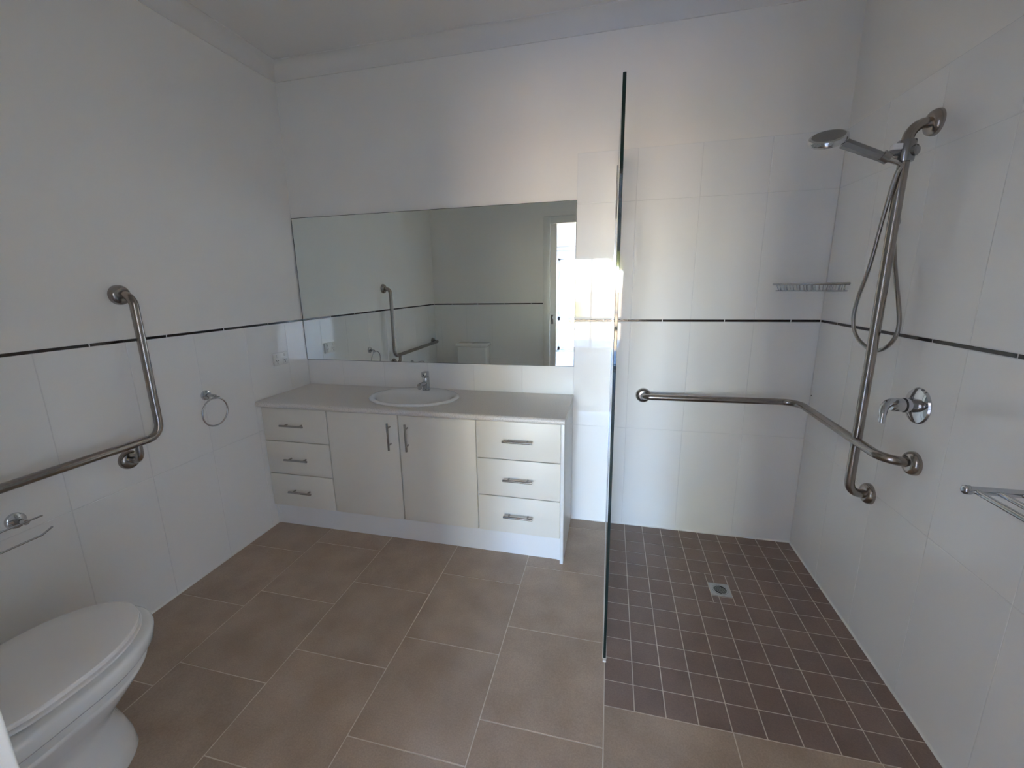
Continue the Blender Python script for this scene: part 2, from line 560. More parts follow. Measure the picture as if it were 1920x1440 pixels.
wall_right = struct(box('wall_right', W + REC, W + 0.10, -D - 0.12, 0.10, -0.1, H + 0.08, 'paint'), 'white tiled shower wall carrying the rails')
box('tile_grout', W + 0.0010, W + REC, -D, 0, 0, ZT, 'grout_w', wall_right)
yr = cuts(-D, 0, -0.905, 0.300)
for a, b in zip(yr[:-1], yr[1:]):
    for z0, z1 in ((0, 0.6017), (0.6017, ZS0), (ZS1, 1.8075), (1.8075, ZT)):
        lay('right', wall_right, 'wall_tile', a, b, z0, z1, JW, 'wtile', th=0.003)
yr = cuts(-D, 0, -0.1587, 0.2996)
for a, b in zip(yr[:-1], yr[1:]):
    lay('right', wall_right, 'border_tile', a, b, ZS0, ZS1, 0.0042, 'border', th=0.003)
lathe('screw_hole', [(0, 0.0012), (0.003, 0.0012), (0.003, -0.002), (0, -0.002)], (W - 0.0005, -0.012, 0.833), (-1, 0, 0), 'slot', wall_right, 12)

# front wall with the doorway; the left part is hollow, the sliding door runs in it
DX0, DX1, DZ = 1.315, 2.165, 2.005
YB = -D - 0.11
wall_front = struct(boxes('wall_front', [
    (-0.05, DX0 - .001, -D - 0.026, -D - REC, -0.1, H + .08), (-0.05, DX0 - .001, YB, YB + 0.022, -0.1, H + .08),
    (DX1 + .02, W + .05, YB, -D - REC, -0.1, H + .08),
    (DX0 - .001, DX1 + .02, YB, -D - REC, DZ + .02, H + .08)], 'paint'), 'white wall with the doorway')
AR = 0.072
for a0, a1 in ((0.0, DX0 - AR), (DX1 + AR, W)):
    box('tile_grout', a0, a1, -D - REC, -D - 0.001, 0, ZS1, 'grout_w', wall_front)
    xf = cuts(a0, a1, 0.075, 0.3)
    for a, b in zip(xf[:-1], xf[1:]):
        lay('front', wall_front, 'wall_tile', a, b, 0, 0.6017, JW, 'wtile', th=0.003)
        lay('front', wall_front, 'wall_tile', a, b, 0.6017, ZS0, JW, 'wtile', th=0.003)
    xf = cuts(a0, a1, 0.215, 0.2996)
    for a, b in zip(xf[:-1], xf[1:]):
        lay('front', wall_front, 'border_tile', a, b, ZS0, ZS1, 0.0042, 'border', th=0.003)

ceiling = struct(box('ceiling', -0.1, W + 0.1, -D - 0.05, 0.1, H, H + 0.08, 'ceiling'), 'white plaster ceiling')
# concave cornice along the four walls
def cove(name, p, q, inward):
    P, Q, N = Vector(p), Vector(q), Vector(inward)
    R = 0.075
    prof = [(0.0, -R - 0.004), (0.006, -R - 0.004), (0.006, -R)]
    for k in range(0, 9):
        t = k / 8 * PI / 2
        prof.append((R - (R - 0.006) * math.cos(t), -R + (R - 0.005) * math.sin(t)))
    prof += [(R + 0.002, -0.005), (R + 0.002, 0.0), (0.0, 0.0)]
    bm = bmesh.new()
    A = [bm.verts.new(P + N * a + Vector((0, 0, b))) for a, b in prof]
    B = [bm.verts.new(Q + N * a + Vector((0, 0, b))) for a, b in prof]
    n = len(prof)
    for i in range(n): bm.faces.new((A[i], A[(i + 1) % n], B[(i + 1) % n], B[i]))
    bm.faces.new(A); bm.faces.new(B)
    return struct(auto_smooth(from_bm(name, bm, 'ceiling'), 30), 'white concave cornice')
cove('trim_1', (-REC, REC, H), (W + REC, REC, H), (0, -1, 0))
cove('trim_2', (-REC, -D - REC, H), (-REC, REC, H), (1, 0, 0))
cove('trim_3', (W + REC, -D - REC, H), (W + REC, REC, H), (-1, 0, 0))
cove('trim_4', (-REC, -D - REC, H), (W + REC, -D - REC, H), (0, 1, 0))

# sealant beads where walls meet the floor
def bead(name, p, q, n1, parent):
    P, Q, N = Vector(p), Vector(q), Vector(n1)
    bm = bmesh.new()
    pr = [(0, 0), (0.006, 0.0), (0.0022, 0.0022), (0, 0.007)]
    A = [bm.verts.new(P + N * a + Vector((0, 0, b))) for a, b in pr]
    B = [bm.verts.new(Q + N * a + Vector((0, 0, b))) for a, b in pr]
    for i in range(4): bm.faces.new((A[i], A[(i + 1) % 4], B[(i + 1) % 4], B[i]))
    bm.faces.new(A); bm.faces.new(B)
    return from_bm(name, bm, 'sealant', parent)
bead('sealant_bead', (0, -D, 0), (0, -0.42, 0), (1, 0, 0), wall_left)
bead('sealant_bead', (W, -D, 0), (W, 0, 0), (-1, 0, 0), wall_right)
bead('sealant_bead', (XM, 0, 0), (W, 0, 0), (0, -1, 0), wall_back)

# architraves, jamb lining and the cavity sliding door
def architrave(name, yA, yB):
    y0, y1 = min(yA, yB), max(yA, yB)
    bm = bmesh.new()
    add_box(bm, DX0 - AR, DX0, y0, y1, 0, DZ + AR, 0.005, 3)
    add_box(bm, DX1, DX1 + AR, y0, y1, 0, DZ + AR, 0.005, 3)
    add_box(bm, DX0, DX1, y0, y1, DZ, DZ + AR, 0.005, 3)
    return struct(auto_smooth(from_bm(name, bm, 'trimw'), 50), 'cream painted door architrave')
architrave('trim_5', -D - REC, -D + 0.018)
architrave('trim_6', YB, YB - 0.018)
struct(boxes('trim_7', [(DX1 + .0005, DX1 + .0195, YB + .001, -D - .005, 0, DZ + .019), (DX0 + .0005, DX1, YB + .001, YB + .033, DZ + .0005, DZ + .019), (DX0 + .0005, DX1, -D - .033, -D - .005, DZ + .0005, DZ + .019),
                        (DX0 - .0195, DX0 - .0005, YB + .023, YB + .033, 0, DZ + .019), (DX0 - .0195, DX0 - .0005, -D - .035, -D - .027, 0, DZ + .019)], 'trimw'), 'cream door jamb lining')
door = struct(box('door_1', 0.44, 1.376, -D - 0.0725, -D - 0.0375, 0.008, DZ + 0.01, 'doorp', bev=0.002), 'cream sliding door mostly inside the wall')
fp = box('flush_pull', 1.322, 1.348, -D - 0.0375, -D - 0.0355, 0.985, 1.085, 'satin', door, bev=0.0008)
box('pull_recess', 1.328, 1.342, -D - 0.0358, -D - 0.0349, 1.01, 1.075, 'slot', fp)
lathe('pull_latch', [(0, 0.003), (0.005, 0.003), (0.006, 0.0), (0, 0)], (1.335, -D - 0.0355, 0.997), (0, 1, 0), 'chrome', fp, 12)

# ------------------------------------------------------------------ the bedroom behind the doorway, and the garden
BX0, BX1, BY = -1.2, 3.7, -6.60
struct(box('floor_bedroom', BX0, BX1, BY, YB, -0.12, 0.0, 'carpet'), 'pale bedroom carpet')
struct(box('floor_threshold', DX0 - .02, DX1 + .02, YB, -D, -0.12, -0.0005, 'trimw'), 'door threshold strip')
struct(box('ceiling_bedroom', BX0 - .1, BX1 + .1, BY - .1, YB, H, H + .08, 'ceiling'), 'white bedroom ceiling')
struct(box('wall_bedroom_right', BX1, BX1 + .1, BY - .1, YB, -0.1, H + .08, 'bedwall'), 'pale bedroom side wall')
SY0, SY1, SZ0, SZ1 = -3.60, -2.50, 0.80, 2.10  # unseen side window, added to raise the ambient light through the doorway
struct(boxes('wall_bedroom_left', [(BX0 - .1, BX0, BY - .1, SY0, -0.1, H + .08), (BX0 - .1, BX0, SY1, YB, -0.1, H + .08), (BX0 - .1, BX0, SY0, SY1, -.1, SZ0), (BX0 - .1, BX0, SY0, SY1, SZ1, H + .08)], 'bedwall'), 'pale bedroom side wall with opening for the added window')
sw = struct(boxes('added_side_window', [(BX0 - .09, BX0 - .02, SY0, SY0 + .05, SZ0, SZ1), (BX0 - .09, BX0 - .02, SY1 - .05, SY1, SZ0, SZ1), (BX0 - .09, BX0 - .02, SY0 + .05, SY1 - .05, SZ0, SZ0 + .05), (BX0 - .09, BX0 - .02, SY0 + .05, SY1 - .05, SZ1 - .05, SZ1), (BX0 - .07, BX0 - .03, -3.07, -3.03, SZ0 + .05, SZ1 - .05)], 'alu'), 'added white framed side window that brightens the bedroom')
for y0, y1 in ((SY0 + .05, -3.07), (-3.03, SY1 - .05)):
    box('pane', BX0 - .053, BX0 - .047, y0, y1, SZ0 + .05, SZ1 - .05, 'pane', sw)
struct(boxes('wall_bedroom_front', [(BX0, 0.0, YB - .001, YB + .1, -.1, H + .08), (W, BX1, YB - .001, YB + .1, -.1, H + .08)], 'bedwall'), 'bedroom wall beside the bathroom')
WX0, WX1, WZ = 0.82, 2.25, 1.99
struct(boxes('wall_bedroom_back', [(BX0, WX0, BY - .12, BY, -.1, H + .08), (WX1, BX1, BY - .12, BY, -.1, H + .08), (WX0, WX1, BY - .12, BY, WZ, H + .08)], 'bedwall'), 'bedroom wall with the glazed door')
win = struct(boxes('window_1', [(WX0, WX0 + .05, BY - .11, BY - .02, 0, WZ), (WX1 - .05, WX1, BY - .11, BY - .02, 0, WZ), (WX0, WX1, BY - .11, BY - .02, WZ - .05, WZ), (WX0, WX1, BY - .11, BY - .02, -.02, .03)], 'alu'), 'glazed sliding door with mid rail')
for x0, x1, yy in ((WX0 + .05, 1.575, BY - .085), (1.53, WX1 - .05, BY - .05)):
    s = boxes('sash', [(x0, x0 + .045, yy - .015, yy + .015, .03, WZ - .05), (x1 - .045, x1, yy - .015, yy + .015, .03, WZ - .05), (x0, x1, yy - .015, yy + .015, WZ - .11, WZ - .05),
                       (x0, x1, yy - .015, yy + .015, .03, .10), (x0, x1, yy - .015, yy + .015, .66, .73)], 'alu', win)
    box('pane', x0 + .045, x1 - .045, yy - .003, yy + .003, .10, .66, 'pane', s)
    box('pane', x0 + .045, x1 - .045, yy - .003, yy + .003, .73, WZ - .11, 'pane', s)
bl = thing('roller_blind', 'rolled-up pale fabric blind above the bedroom glazed door', 'blind', (1.535, BY + .05, 2.0))
part(tube('blind_roll', [(WX0, BY + .05, 2.10), (WX1, BY + .05, 2.10)], 0.04, 'blind'), bl)
part(box('blind_cloth', WX0 + .02, WX1 - .02, BY + .012, BY + .014, 1.93, 2.10, 'blind'), bl)
part(box('bottom_bar', WX0 + .02, WX1 - .02, BY + .006, BY + .02, 1.915, 1.935, 'alu'), bl)

struct(box('patio_slab', -2.5, 5.5, -9.2, BY - .12, -0.25, -0.05, 'concrete'), 'concrete patio slab')
struct(boxes('ground', [(-40, 40, -70, -9.2, -0.4, -0.15), (-40, -2.5, -9.2, 30, -0.4, -0.15)], 'ground'), 'dry sandy ground')
fe = thing('garden_fence', 'weathered timber post and rail fence across the garden', 'fence', (0, -15, -0.15))
for k in range(11):
    part(box('fence_post', -12 + k * 2.4, -11.88 + k * 2.4, -15.06, -14.94, -0.2, 1.15, 'timber'), fe)
for z in (0.25, 0.62, 0.98):
    part(box('fence_rail', -12, 12.2, -15.10, -15.06, z, z + .10, 'timber'), fe)
def blob_tree(x, y, h, r, label, cat, name):
    t = thing(name, label, cat, (x, y, -0.15))
    part(tube('trunk', [(x, y, -0.2), (x + .1, y, h * .35), (x, y + .1, h * .7)], lambda q: 0.12 * (1 - .5 * q), 'bark', seg=8), t)
    bm = bmesh.new()
    for k in range(9):
        c = Vector((x + random.uniform(-.6, .6) * r, y + random.uniform(-.6, .6) * r, h * .72 + random.uniform(-.45, .45) * r))
        s = bmesh.ops.create_icosphere(bm, subdivisions=3, radius=r * random.uniform(.38, .6), matrix=Matrix.Translation(c))
        for v in s['verts']:
            v.co += (v.co - c) * random.uniform(-.22, .22)
    part(from_bm('foliage', bm, 'leaf'), t)
blob_tree(3.4, -19.0, 4.2, 1.7, 'small olive garden tree behind the fence, nearer the house side', 'tree', 'garden_tree')
blob_tree(-2.6, -24.0, 6.0, 2.4, 'taller bushy tree far beyond the fence', 'tree', 'garden_tree')
blob_tree(0.4, -12.2, 0.9, 0.6, 'low rounded shrub growing before the fence', 'shrub', 'garden_shrub')

# ------------------------------------------------------------------ vanity
van = thing('vanity_cabinet', 'cream vanity cabinet with two doors between drawer stacks', 'cabinet', (0.875, -0.22, 0.0))
P_ = lambda o: part(o, van)
P_(boxes('carcass', [(0.002, 0.018, -0.424, -0.004, 0.0, 0.750), (0.421, 0.437, -0.424, -0.004, 0.132, 0.750), (1.290, 1.306, -0.424, -0.004, 0.132, 0.750),
                     (1.714, 1.730, -0.424, -0.004, 0.0, 0.750), (0.018, 1.714, -0.424, -0.004, 0.128, 0.144), (0.018, 1.714, -0.010, -0.004, 0.144, 0.750),
                     (0.018, 1.714, -0.423, -0.405, 0.725, 0.750)], 'white_lam'))
P_(box('kickboard', 0.002, 1.730, -0.420, -0.404, 0.0, 0.130, 'white_lam'))
P_(box('end_panel', 1.7305, 1.747, -0.456, -0.003, 0.0, 0.7505, 'white_lam', bev=0.0012))

def bar_handle(name, c, length, vertical, parent):
    """slim bar on two posts"""
    cx, cy, cz = c
    d = Vector((0, 0, 1)) if vertical else Vector((1, 0, 0))
    o = Vector((cx, cy - 0.030, cz))
    bm = bmesh.new()
    add_tube(bm, [o - d * length / 2, o - d * (length / 2 - .001), o + d * (length / 2 - .001), o + d * length / 2], 0.0058, 12)
    for s in (-1, 1):
        q = o + d * s * length * .32
        add_tube(bm, [q, q + Vector((0, 0.030, 0))], 0.0045, 10)
    h = auto_smooth(from_bm(name, bm, 'handle'), 50)
    h.parent = parent
    h.matrix_parent_inverse = parent.matrix_world.inverted()
    return h

def front(name, x0, x1, z0, z1):
    o = box(name, x0 + .0022, x1 - .0022, -0.4405, -0.4235, z0 + .0022, z1 - .0022, 'cream', bev=0.0010)
    return P_(o)
Z4 = [0.132, 0.338, 0.542, 0.744]
HL = (0.238, 0.440, 0.647)
for (x0, x1, hx) in ((0.002, 0.430, 0.217), (1.299, 1.7285, 1.516)):
    for k in range(3):
        d = front('drawer', x0, x1, Z4[k], Z4[k + 1])
        bpy.context.view_layer.update()
        bar_handle('handle', (hx, -0.4405, HL[k]), 0.152, False, d)
for (x0, x1, hx) in ((0.432, 0.865, 0.818), (0.867, 1.297, 0.920)):
    d = front('door', x0, x1, Z4[0], Z4[3])
    bpy.context.view_layer.update()
    bar_handle('handle', (hx, -0.4405, 0.628), 0.150, True, d)

# benchtop with a rolled front edge and a cut-out for the basin
BCX, BCY, BA, BB = 0.862, -0.222, 0.266, 0.198
prof = [(-0.002, 0.7508)]
for k in range(0, 13):
    t = -PI / 2 - k / 12 * PI
    prof.append((-0.462 + 0.0155 * math.cos(t), 0.7663 + 0.0155 * math.sin(t)))
prof.append((-0.002, 0.7818))
bench = extrude_x('benchtop', prof, 0.002, XM, 'bench')
bmc = bmesh.new()
N = 64
lo = [bmc.verts.new((BCX + (BA - .035) * math.cos(2 * PI * k / N), BCY + (BB - .035) * math.sin(2 * PI * k / N), 0.70)) for k in range(N)]
hi = [bmc.verts.new((v.co.x, v.co.y, 0.83)) for v in lo]
for k in range(N): bmc.faces.new((lo[k], lo[(k + 1) % N], hi[(k + 1) % N], hi[k]))
bmc.faces.new(lo[::-1]); bmc.faces.new(hi)
cut = from_bm('cutter', bmc, 'bench')
md = bench.modifiers.new('hole', 'BOOLEAN')
md.operation = 'DIFFERENCE'; md.object = cut; md.solver = 'EXACT'
bpy.context.view_layer.update()
me2 = bpy.data.meshes.new_from_object(bench.evaluated_get(bpy.context.evaluated_depsgraph_get()))
bench.modifiers.clear()
bench.data = me2
bpy.data.objects.remove(cut)
auto_smooth(bench, 30)
tag(bench, 'speckled beige laminate benchtop with rounded front on the vanity', 'benchtop')

# drop-in basin
basin = thing('basin', 'oval white ceramic drop-in basin set in the benchtop', 'basin', (BCX, BCY, 0.782))
bm = bmesh.new()
SEG = 64
rings = []
def ell(a, b, z, dy=0.0):
    rings.append([bm.verts.new((BCX + a * math.cos(2 * PI * k / SEG), BCY + dy + b * math.sin(2 * PI * k / SEG), z)) for k in range(SEG)])
ZB = 0.7818
# outside under the rim, rim roll, ledge, bowl
ell(.04, .03, ZB - .150); ell(.13, .09, ZB - .145); ell(.19, .125, ZB - .105); ell(BA - .045, BB - .045, ZB - .03); ell(BA - .040, BB - .040, ZB - .002)
ell(BA - .003, BB - .003, ZB - .0005); ell(BA, BB, ZB + .004); ell(BA - .003, BB - .003, ZB + .010); ell(BA - .010, BB - .010, ZB + .0135); ell(BA - .020, BB - .018, ZB + .0135)
ell(BA - .034, BB - .036, ZB + .008, -.004); ell(BA - .046, BB - .054, ZB - .002, -.010); ell(BA - .058, BB - .068, ZB - .03, -.014); ell(BA - .085, BB - .085, ZB - .075, -.014); ell(.125, .080, ZB - .112, -.012)
ell(.07, .05, ZB - .130, -.010); ell(.022, .022, ZB - .134, -.008)
for A, B in zip(rings[:-1], rings[1:]):
    for k in range(SEG): bm.faces.new((A[k], A[(k + 1) % SEG], B[(k + 1) % SEG], B[k]))
bm.faces.new(rings[0]); bm.faces.new(rings[-1])
part(auto_smooth(from_bm('bowl', bm, 'ceramic'), 60), basin)
part(lathe('waste', [(0, .004), (.016, .004), (.021, .002), (.022, 0), (0, 0)], (BCX, BCY - .008, ZB - .1335), (0, 0, 1), 'chrome'), basin)

# basin mixer tap standing on the basin's back ledge
TX, TY, TZ = 0.868, -0.062, ZB + .010
tap = thing('basin_tap', 'small chrome lever mixer tap on the back of the basin', 'tap', (TX, TY, TZ))
part(lathe('body', [(0, -.004), (.025, -.004), (.025, .004), (.0225, .007), (.0215, .052), (.0215, .054), (0, .054)], (TX, TY, TZ), (0, 0, 1), 'chrome'), tap)
bm = bmesh.new()
add_tube(bm, spline([(TX, TY - .010, TZ + .040), (TX, TY - .05, TZ + .044), (TX, TY - .085, TZ + .046), (TX, TY - .102, TZ + .044)], 6), 0.0125, 16)
add_tube(bm, [(TX, TY - .094, TZ + .046), (TX, TY - .094, TZ + .026)], 0.0125, 16)
part(auto_smooth(from_bm('spout', bm, 'chrome'), 50), tap)
part(lathe('aerator', [(0, 0), (.0095, 0), (.0095, .004), (0, .004)], (TX, TY - .094, TZ + .0225), (0, 0, 1), 'satin'), tap)
bm = bmesh.new()
add_lathe(bm, [(0, .055), (.0215, .055), (.0215, .074), (.019, .080), (0, .082)], (TX, TY, TZ), (0, 0, 1), 28)
v0 = len(bm.verts)
add_box(bm, TX - .0165, TX + .0165, TY - .030, TY + .018, TZ + .076, TZ + .112, 0.006, 3)
part(auto_smooth(from_bm('lever', bm, 'chrome'), 40), tap)
part(lathe('temperature_mark', [(0, .001), (.003, .001), (.003, 0), (0, 0)], (TX, TY - .0302, TZ + .094), (0, -1, 0), 'slot', seg=12), tap)

# mirror
mir = thing('wall_mirror', 'wide frameless rectangular mirror on wall above the vanity', 'mirror', (0.877, -0.004, 0.946))
part(box('mirror_glass', 0.0045, XM - .0025, -0.0052, -0.0008, 0.9475, 1.8265, 'mirror'), mir)
part(boxes('polished_edge', [(0.002, 0.0045, -0.0056, -0.0006, 0.945, 1.829), (XM - .0025, XM, -0.0056, -0.0006, 0.945, 1.829),
                             (0.0045, XM - .0025, -0.0056, -0.0006, 0.945, 0.9475), (0.0045, XM - .0025, -0.0056, -0.0006, 1.8265, 1.829)], 'mirror_edge'), mir)
part(boxes('backing_board', [(0.02, XM - .02, -0.0008, 0.003, 1.22, 1.81)], 'mirror_edge'), mir)

# ------------------------------------------------------------------ shower screen
scr = thing('shower_screen', 'frameless fixed clear glass shower panel with dark green edge', 'shower screen', (XG - .002, -0.49, 0.0))
GX = XG - .001
bm = bmesh.new()
add_box(bm, GX - .005, GX + .005, -0.987, -0.003, 0.004, 1.985, 0.0012, 1)
for f in bm.faces:
    f.material_index = 0 if abs(f.normal.x) > 0.9 else 1
g = from_bm('glass_panel', bm, ['glass', 'glass_edge'])
part(g, scr)
part(boxes('wall_channel', [(GX - .0085, GX - .0062, -0.014, 0.0, 0.0, 1.978), (GX + .0062, GX + .0085, -0.014, 0.0, 0.0, 1.978)], 'chrome'), scr)
part(boxes('floor_seal', [(GX - .0075, GX - .0048, -0.985, -0.003, 0.0, 0.006), (GX + .0048, GX + .0075, -0.985, -0.003, 0.0, 0.006), (GX - .006, GX + .006, -1.000, -0.985, 0, .006)], 'sealant'), scr)
scr.rotation_euler = (0, -0.0040, 0)

# ------------------------------------------------------------------ grab rails
def flange(name, pos, axis, t, r=0.040):
    prof = [(0, 0), (r, 0), (r, .006), (r * .97, .012), (r * .86, .019), (r * .70, .0225), (r * .55, .024), (0, .024)]
    return part(lathe(name, prof, pos, axis, 'steel', seg=40), t)
RT = 0.016
lr = thing('toilet_grab_rail', 'brushed steel L-shaped grab rail on wall beside the toilet', 'grab rail', (0.0, -1.15, 0.71))
path = fillet([(0.004, -1.060, 1.391), (0.072, -1.060, 1.391), (0.072, -1.056, 0.795), (0.072, -2.075, 0.800), (0.004, -2.075, 0.800)], {1: .045, 2: .055, 3: .045}, 10)
part(tube('rail_tube', path, RT, 'steel', seg=24), lr)
flange('flange', (0, -1.060, 1.391), (1, 0, 0), lr)
flange('flange', (0, -2.075, 0.800), (1, 0, 0), lr)
flange('flange', (0, -1.152, 0.718), (1, 0, 0), lr)
part(tube('support_bracket', fillet([(0.004, -1.152, 0.718), (0.072, -1.152, 0.718), (0.072, -1.152, 0.790)], .035, 10), RT * .85, 'steel', seg=20), lr)

sr = thing('shower_grab_rail', 'brushed steel shower grab rail with tall upright and corner bar', 'grab rail', (W - .08, -0.61, 0.59))
XR = W - .080
part(tube('upright_tube', fillet([(W - .004, -0.590, 1.888), (XR, -0.605, 1.888), (XR, -0.605, 0.591), (W - .004, -0.590, 0.591)], .052, 10), RT, 'steel', seg=24), sr)
hz = fillet([(2.130, -0.004, 0.797), (2.130, -0.080, 0.806), (XR - .004, -0.080, 0.812), (XR - .004, -0.772, 0.806), (W - .004, -0.787, 0.800)], {1: .034, 2: .075, 3: .06}, 10)
part(tube('corner_tube', hz, RT, 'steel', seg=24), sr)
flange('flange', (W, -0.590, 1.888), (-1, 0, 0), sr)
flange('flange', (W, -0.590, 0.591), (-1, 0, 0), sr)
flange('flange', (W, -0.787, 0.800), (-1, 0, 0), sr)
flange('flange', (2.130, 0, 0.797), (0, -1, 0), sr)

# ------------------------------------------------------------------ hand shower, bracket, hose
brk = thing('handset_bracket', 'chrome sliding bracket clamped on the shower upright', 'bracket', (XR, -0.605, 1.80))
part(lathe('collar', [(RT + .0005, -.032), (.024, -.032), (.0255, -.026), (.0255, .026), (.024, .032), (RT + .0005, .032)], (XR, -0.605, 1.805), (0, 0, 1), 'satin', seg=28), brk)
part(lathe('clamp_knob', [(0, .034), (.012, .034), (.017, .030), (.018, .014), (0, .012)], (XR, -0.605, 1.802), (.62, -.78, 0), 'satin', seg=24), brk)
hd = Vector((-0.82, 0.02, 0.55)).normalized()           # handle direction, away from the wall
hp0 = Vector((2.800, -0.622, 1.782))
part(tube('holder_arm', [(XR - .018, -0.610, 1.803), (2.812, -0.618, 1.800), (2.800, -0.622, 1.795)], 0.011, 'satin', seg=14), brk)
part(lathe('holder_cup', [(.0125, -.012), (.017, -.012), (.0185, .012), (.0145, .012)], hp0 + hd * .010, hd, 'satin', seg=20), brk)
part(box('white_clip', 2.808, 2.834, -0.630, -0.604, 1.808, 1.826, 'plastic', bev=.003), brk)

hs = thing('hand_shower', 'chrome round hand shower with metal hose on the upright', 'hand shower', tuple(hp0))
hn = Vector((-0.20, -0.52, 0.83)).normalized()          # back plate looks up and outwards
hc = Vector((2.628, -0.606, 1.866))
part(lathe('head', [(0, -.016), (.052, -.016), (.057, -.010), (.0575, -.003), (.055, .004), (.050, .0065), (0, .0075)], hc, hn, 'chrome', seg=48), hs)
part(lathe('back_plate', [(0, .0082), (.047, .0072), (.0485, .0058), (0, .005)], hc, hn, 'satin', seg=48), hs)
part(lathe('spray_plate', [(0, -.018), (.045, -.018), (.047, -.0155), (0, -.0155)], hc, hn, 'satin', seg=40), hs)
tip = hc + (hp0 - hc).normalized() * 0.048
bm = bmesh.new()
add_tube(bm, [hp0 + (tip - hp0) * q for q in (0.10, .14, .5, .85, 1.0)], lambda t: 0.0150 + 0.0030 * t, 8)
part(from_bm('handle', bm, 'satin'), hs)
part(lathe('hose_nut', [(0, -.030), (.0075, -.030), (.0085, -.012), (.0115, .004), (.0125, .014), (0, .014)], hp0, (tip - hp0).normalized(), 'chrome', seg=20), hs)
# ribbed metal hose: leaves the nut, hangs in a long loop and climbs behind the upright to the wall outlet
back = -(tip - hp0).normalized()
h0 = hp0 + back * .026
hpts = [h0, h0 + back * .016 + Vector((0, 0, -.006)), (2.832, -0.622, 1.738), (2.830, -0.612, 1.700), (2.831, -0.598, 1.655), (2.833, -0.580, 1.593), (2.835, -0.544, 1.444), (2.837, -0.497, 1.329), (2.842, -0.478, 1.249),
        (2.852, -0.495, 1.190), (2.868, -0.535, 1.155), (2.882, -0.572, 1.145), (2.892, -0.607, 1.160), (2.896, -0.641, 1.197), (2.897, -0.651, 1.244), (2.897, -0.632, 1.306), (2.898, -0.594, 1.386), (2.900, -0.560, 1.459), (2.902, -0.537, 1.515), (2.904, -0.503, 1.566)]
hl = spline(hpts, 22)
# resample evenly and add ribs
acc = [0.0]
for a, b in zip(hl[:-1], hl[1:]): acc.append(acc[-1] + (b - a).length)
npt = int(acc[-1] / 0.0022)
res, j = [], 0
for i in range(npt + 1):
    s = acc[-1] * i / npt
    while j < len(acc) - 2 and acc[j + 1] < s: j += 1
    res.append(hl[j].lerp(hl[j + 1], (s - acc[j]) / max(acc[j + 1] - acc[j], 1e-9)))
part(tube('hose', res, lambda t: 0.0072 if int(round(t * npt)) % 2 else 0.0062, 'hose', seg=10), hs)

ol = thing('hose_outlet', 'small chrome wall elbow behind the shower upright', 'outlet elbow', (W, -0.478, 1.600))
part(lathe('cover', [(0, 0), (.015, 0), (.0145, .005), (.011, .007), (0, .007)], (W, -0.478, 1.600), (-1, 0, 0), 'chrome', seg=28), ol)
part(tube('elbow', fillet([(W - .004, -0.478, 1.600), (2.905, -0.478, 1.600), (2.904, -0.503, 1.566)], .012, 6), 0.0095, 'chrome', seg=14), ol)

# ------------------------------------------------------------------ shower mixer
MX, MY, MZ = W, -0.755, 0.990
mx_ = thing('shower_mixer', 'chrome shower mixer with round plate and curved lever', 'mixer tap', (MX, MY, MZ))
part(lathe('cover_plate', [(0, 0), (.060, 0), (.0605, .003), (.057, .008), (.044, .012), (.030, .014), (0, .014)], (MX, MY, MZ), (-1, 0, 0), 'chrome', seg=48), mx_)
part(lathe('hub', [(0, .010), (.0235, .010), (.0235, .040), (.022, .042), (.022, .045), (.0225, .047), (.0225, .070), (.019, .078), (0, .080)], (MX, MY, MZ), (-1, 0, 0), 'chrome', seg=32), mx_)
lv = spline([(MX - .062, MY, MZ + .004), (MX - .085, MY - .012, MZ + .010), (MX - .108, MY - .028, MZ + .000), (MX - .118, MY - .042, MZ - .024), (MX - .122, MY - .050, MZ - .052)], 8)
part(tube('lever', lv, lambda t: 0.0165 - 0.0085 * t, 'chrome', seg=18), mx_)
part(lathe('shadow_ring', [(.0236, .0395), (.0242, .0395), (.0242, .0425), (.0236, .0425)], (MX, MY, MZ), (-1, 0, 0), 'shade_black', seg=28), mx_)  # black ring stands in for the shadow line at the hub joint

# ------------------------------------------------------------------ towel rack
RX, RY, RZ = 2.765, -1.238, 0.913
rk = thing('towel_rack', 'chrome towel rack with parallel rods on the tiled shower wall', 'towel rack', (W, RY - .3, RZ))
for yy in (RY, RY - .60):
    part(tube('arm', [(RX, yy, RZ), (W - .004, yy, RZ)], 0.0095, 'chrome', seg=20), rk)
    part(lathe('end_cap', [(0, .009), (.006, .0085), (.0095, .006), (.0112, .002), (.0112, -.006), (0, -.006)], (RX, yy, RZ), (-1, 0, 0), 'chrome', seg=20), rk)
    part(lathe('flange', [(0, 0), (.026, 0), (.025, .006), (.014, .010), (0, .010)], (W, yy, RZ), (-1, 0, 0), 'chrome', seg=28), rk)
for xx in (RX + .016, RX + .060, RX + .104):
    part(tube('rod', [(xx, RY, RZ - .001), (xx, RY - .60, RZ - .001)], 0.0062, 'chrome', seg=14), rk)

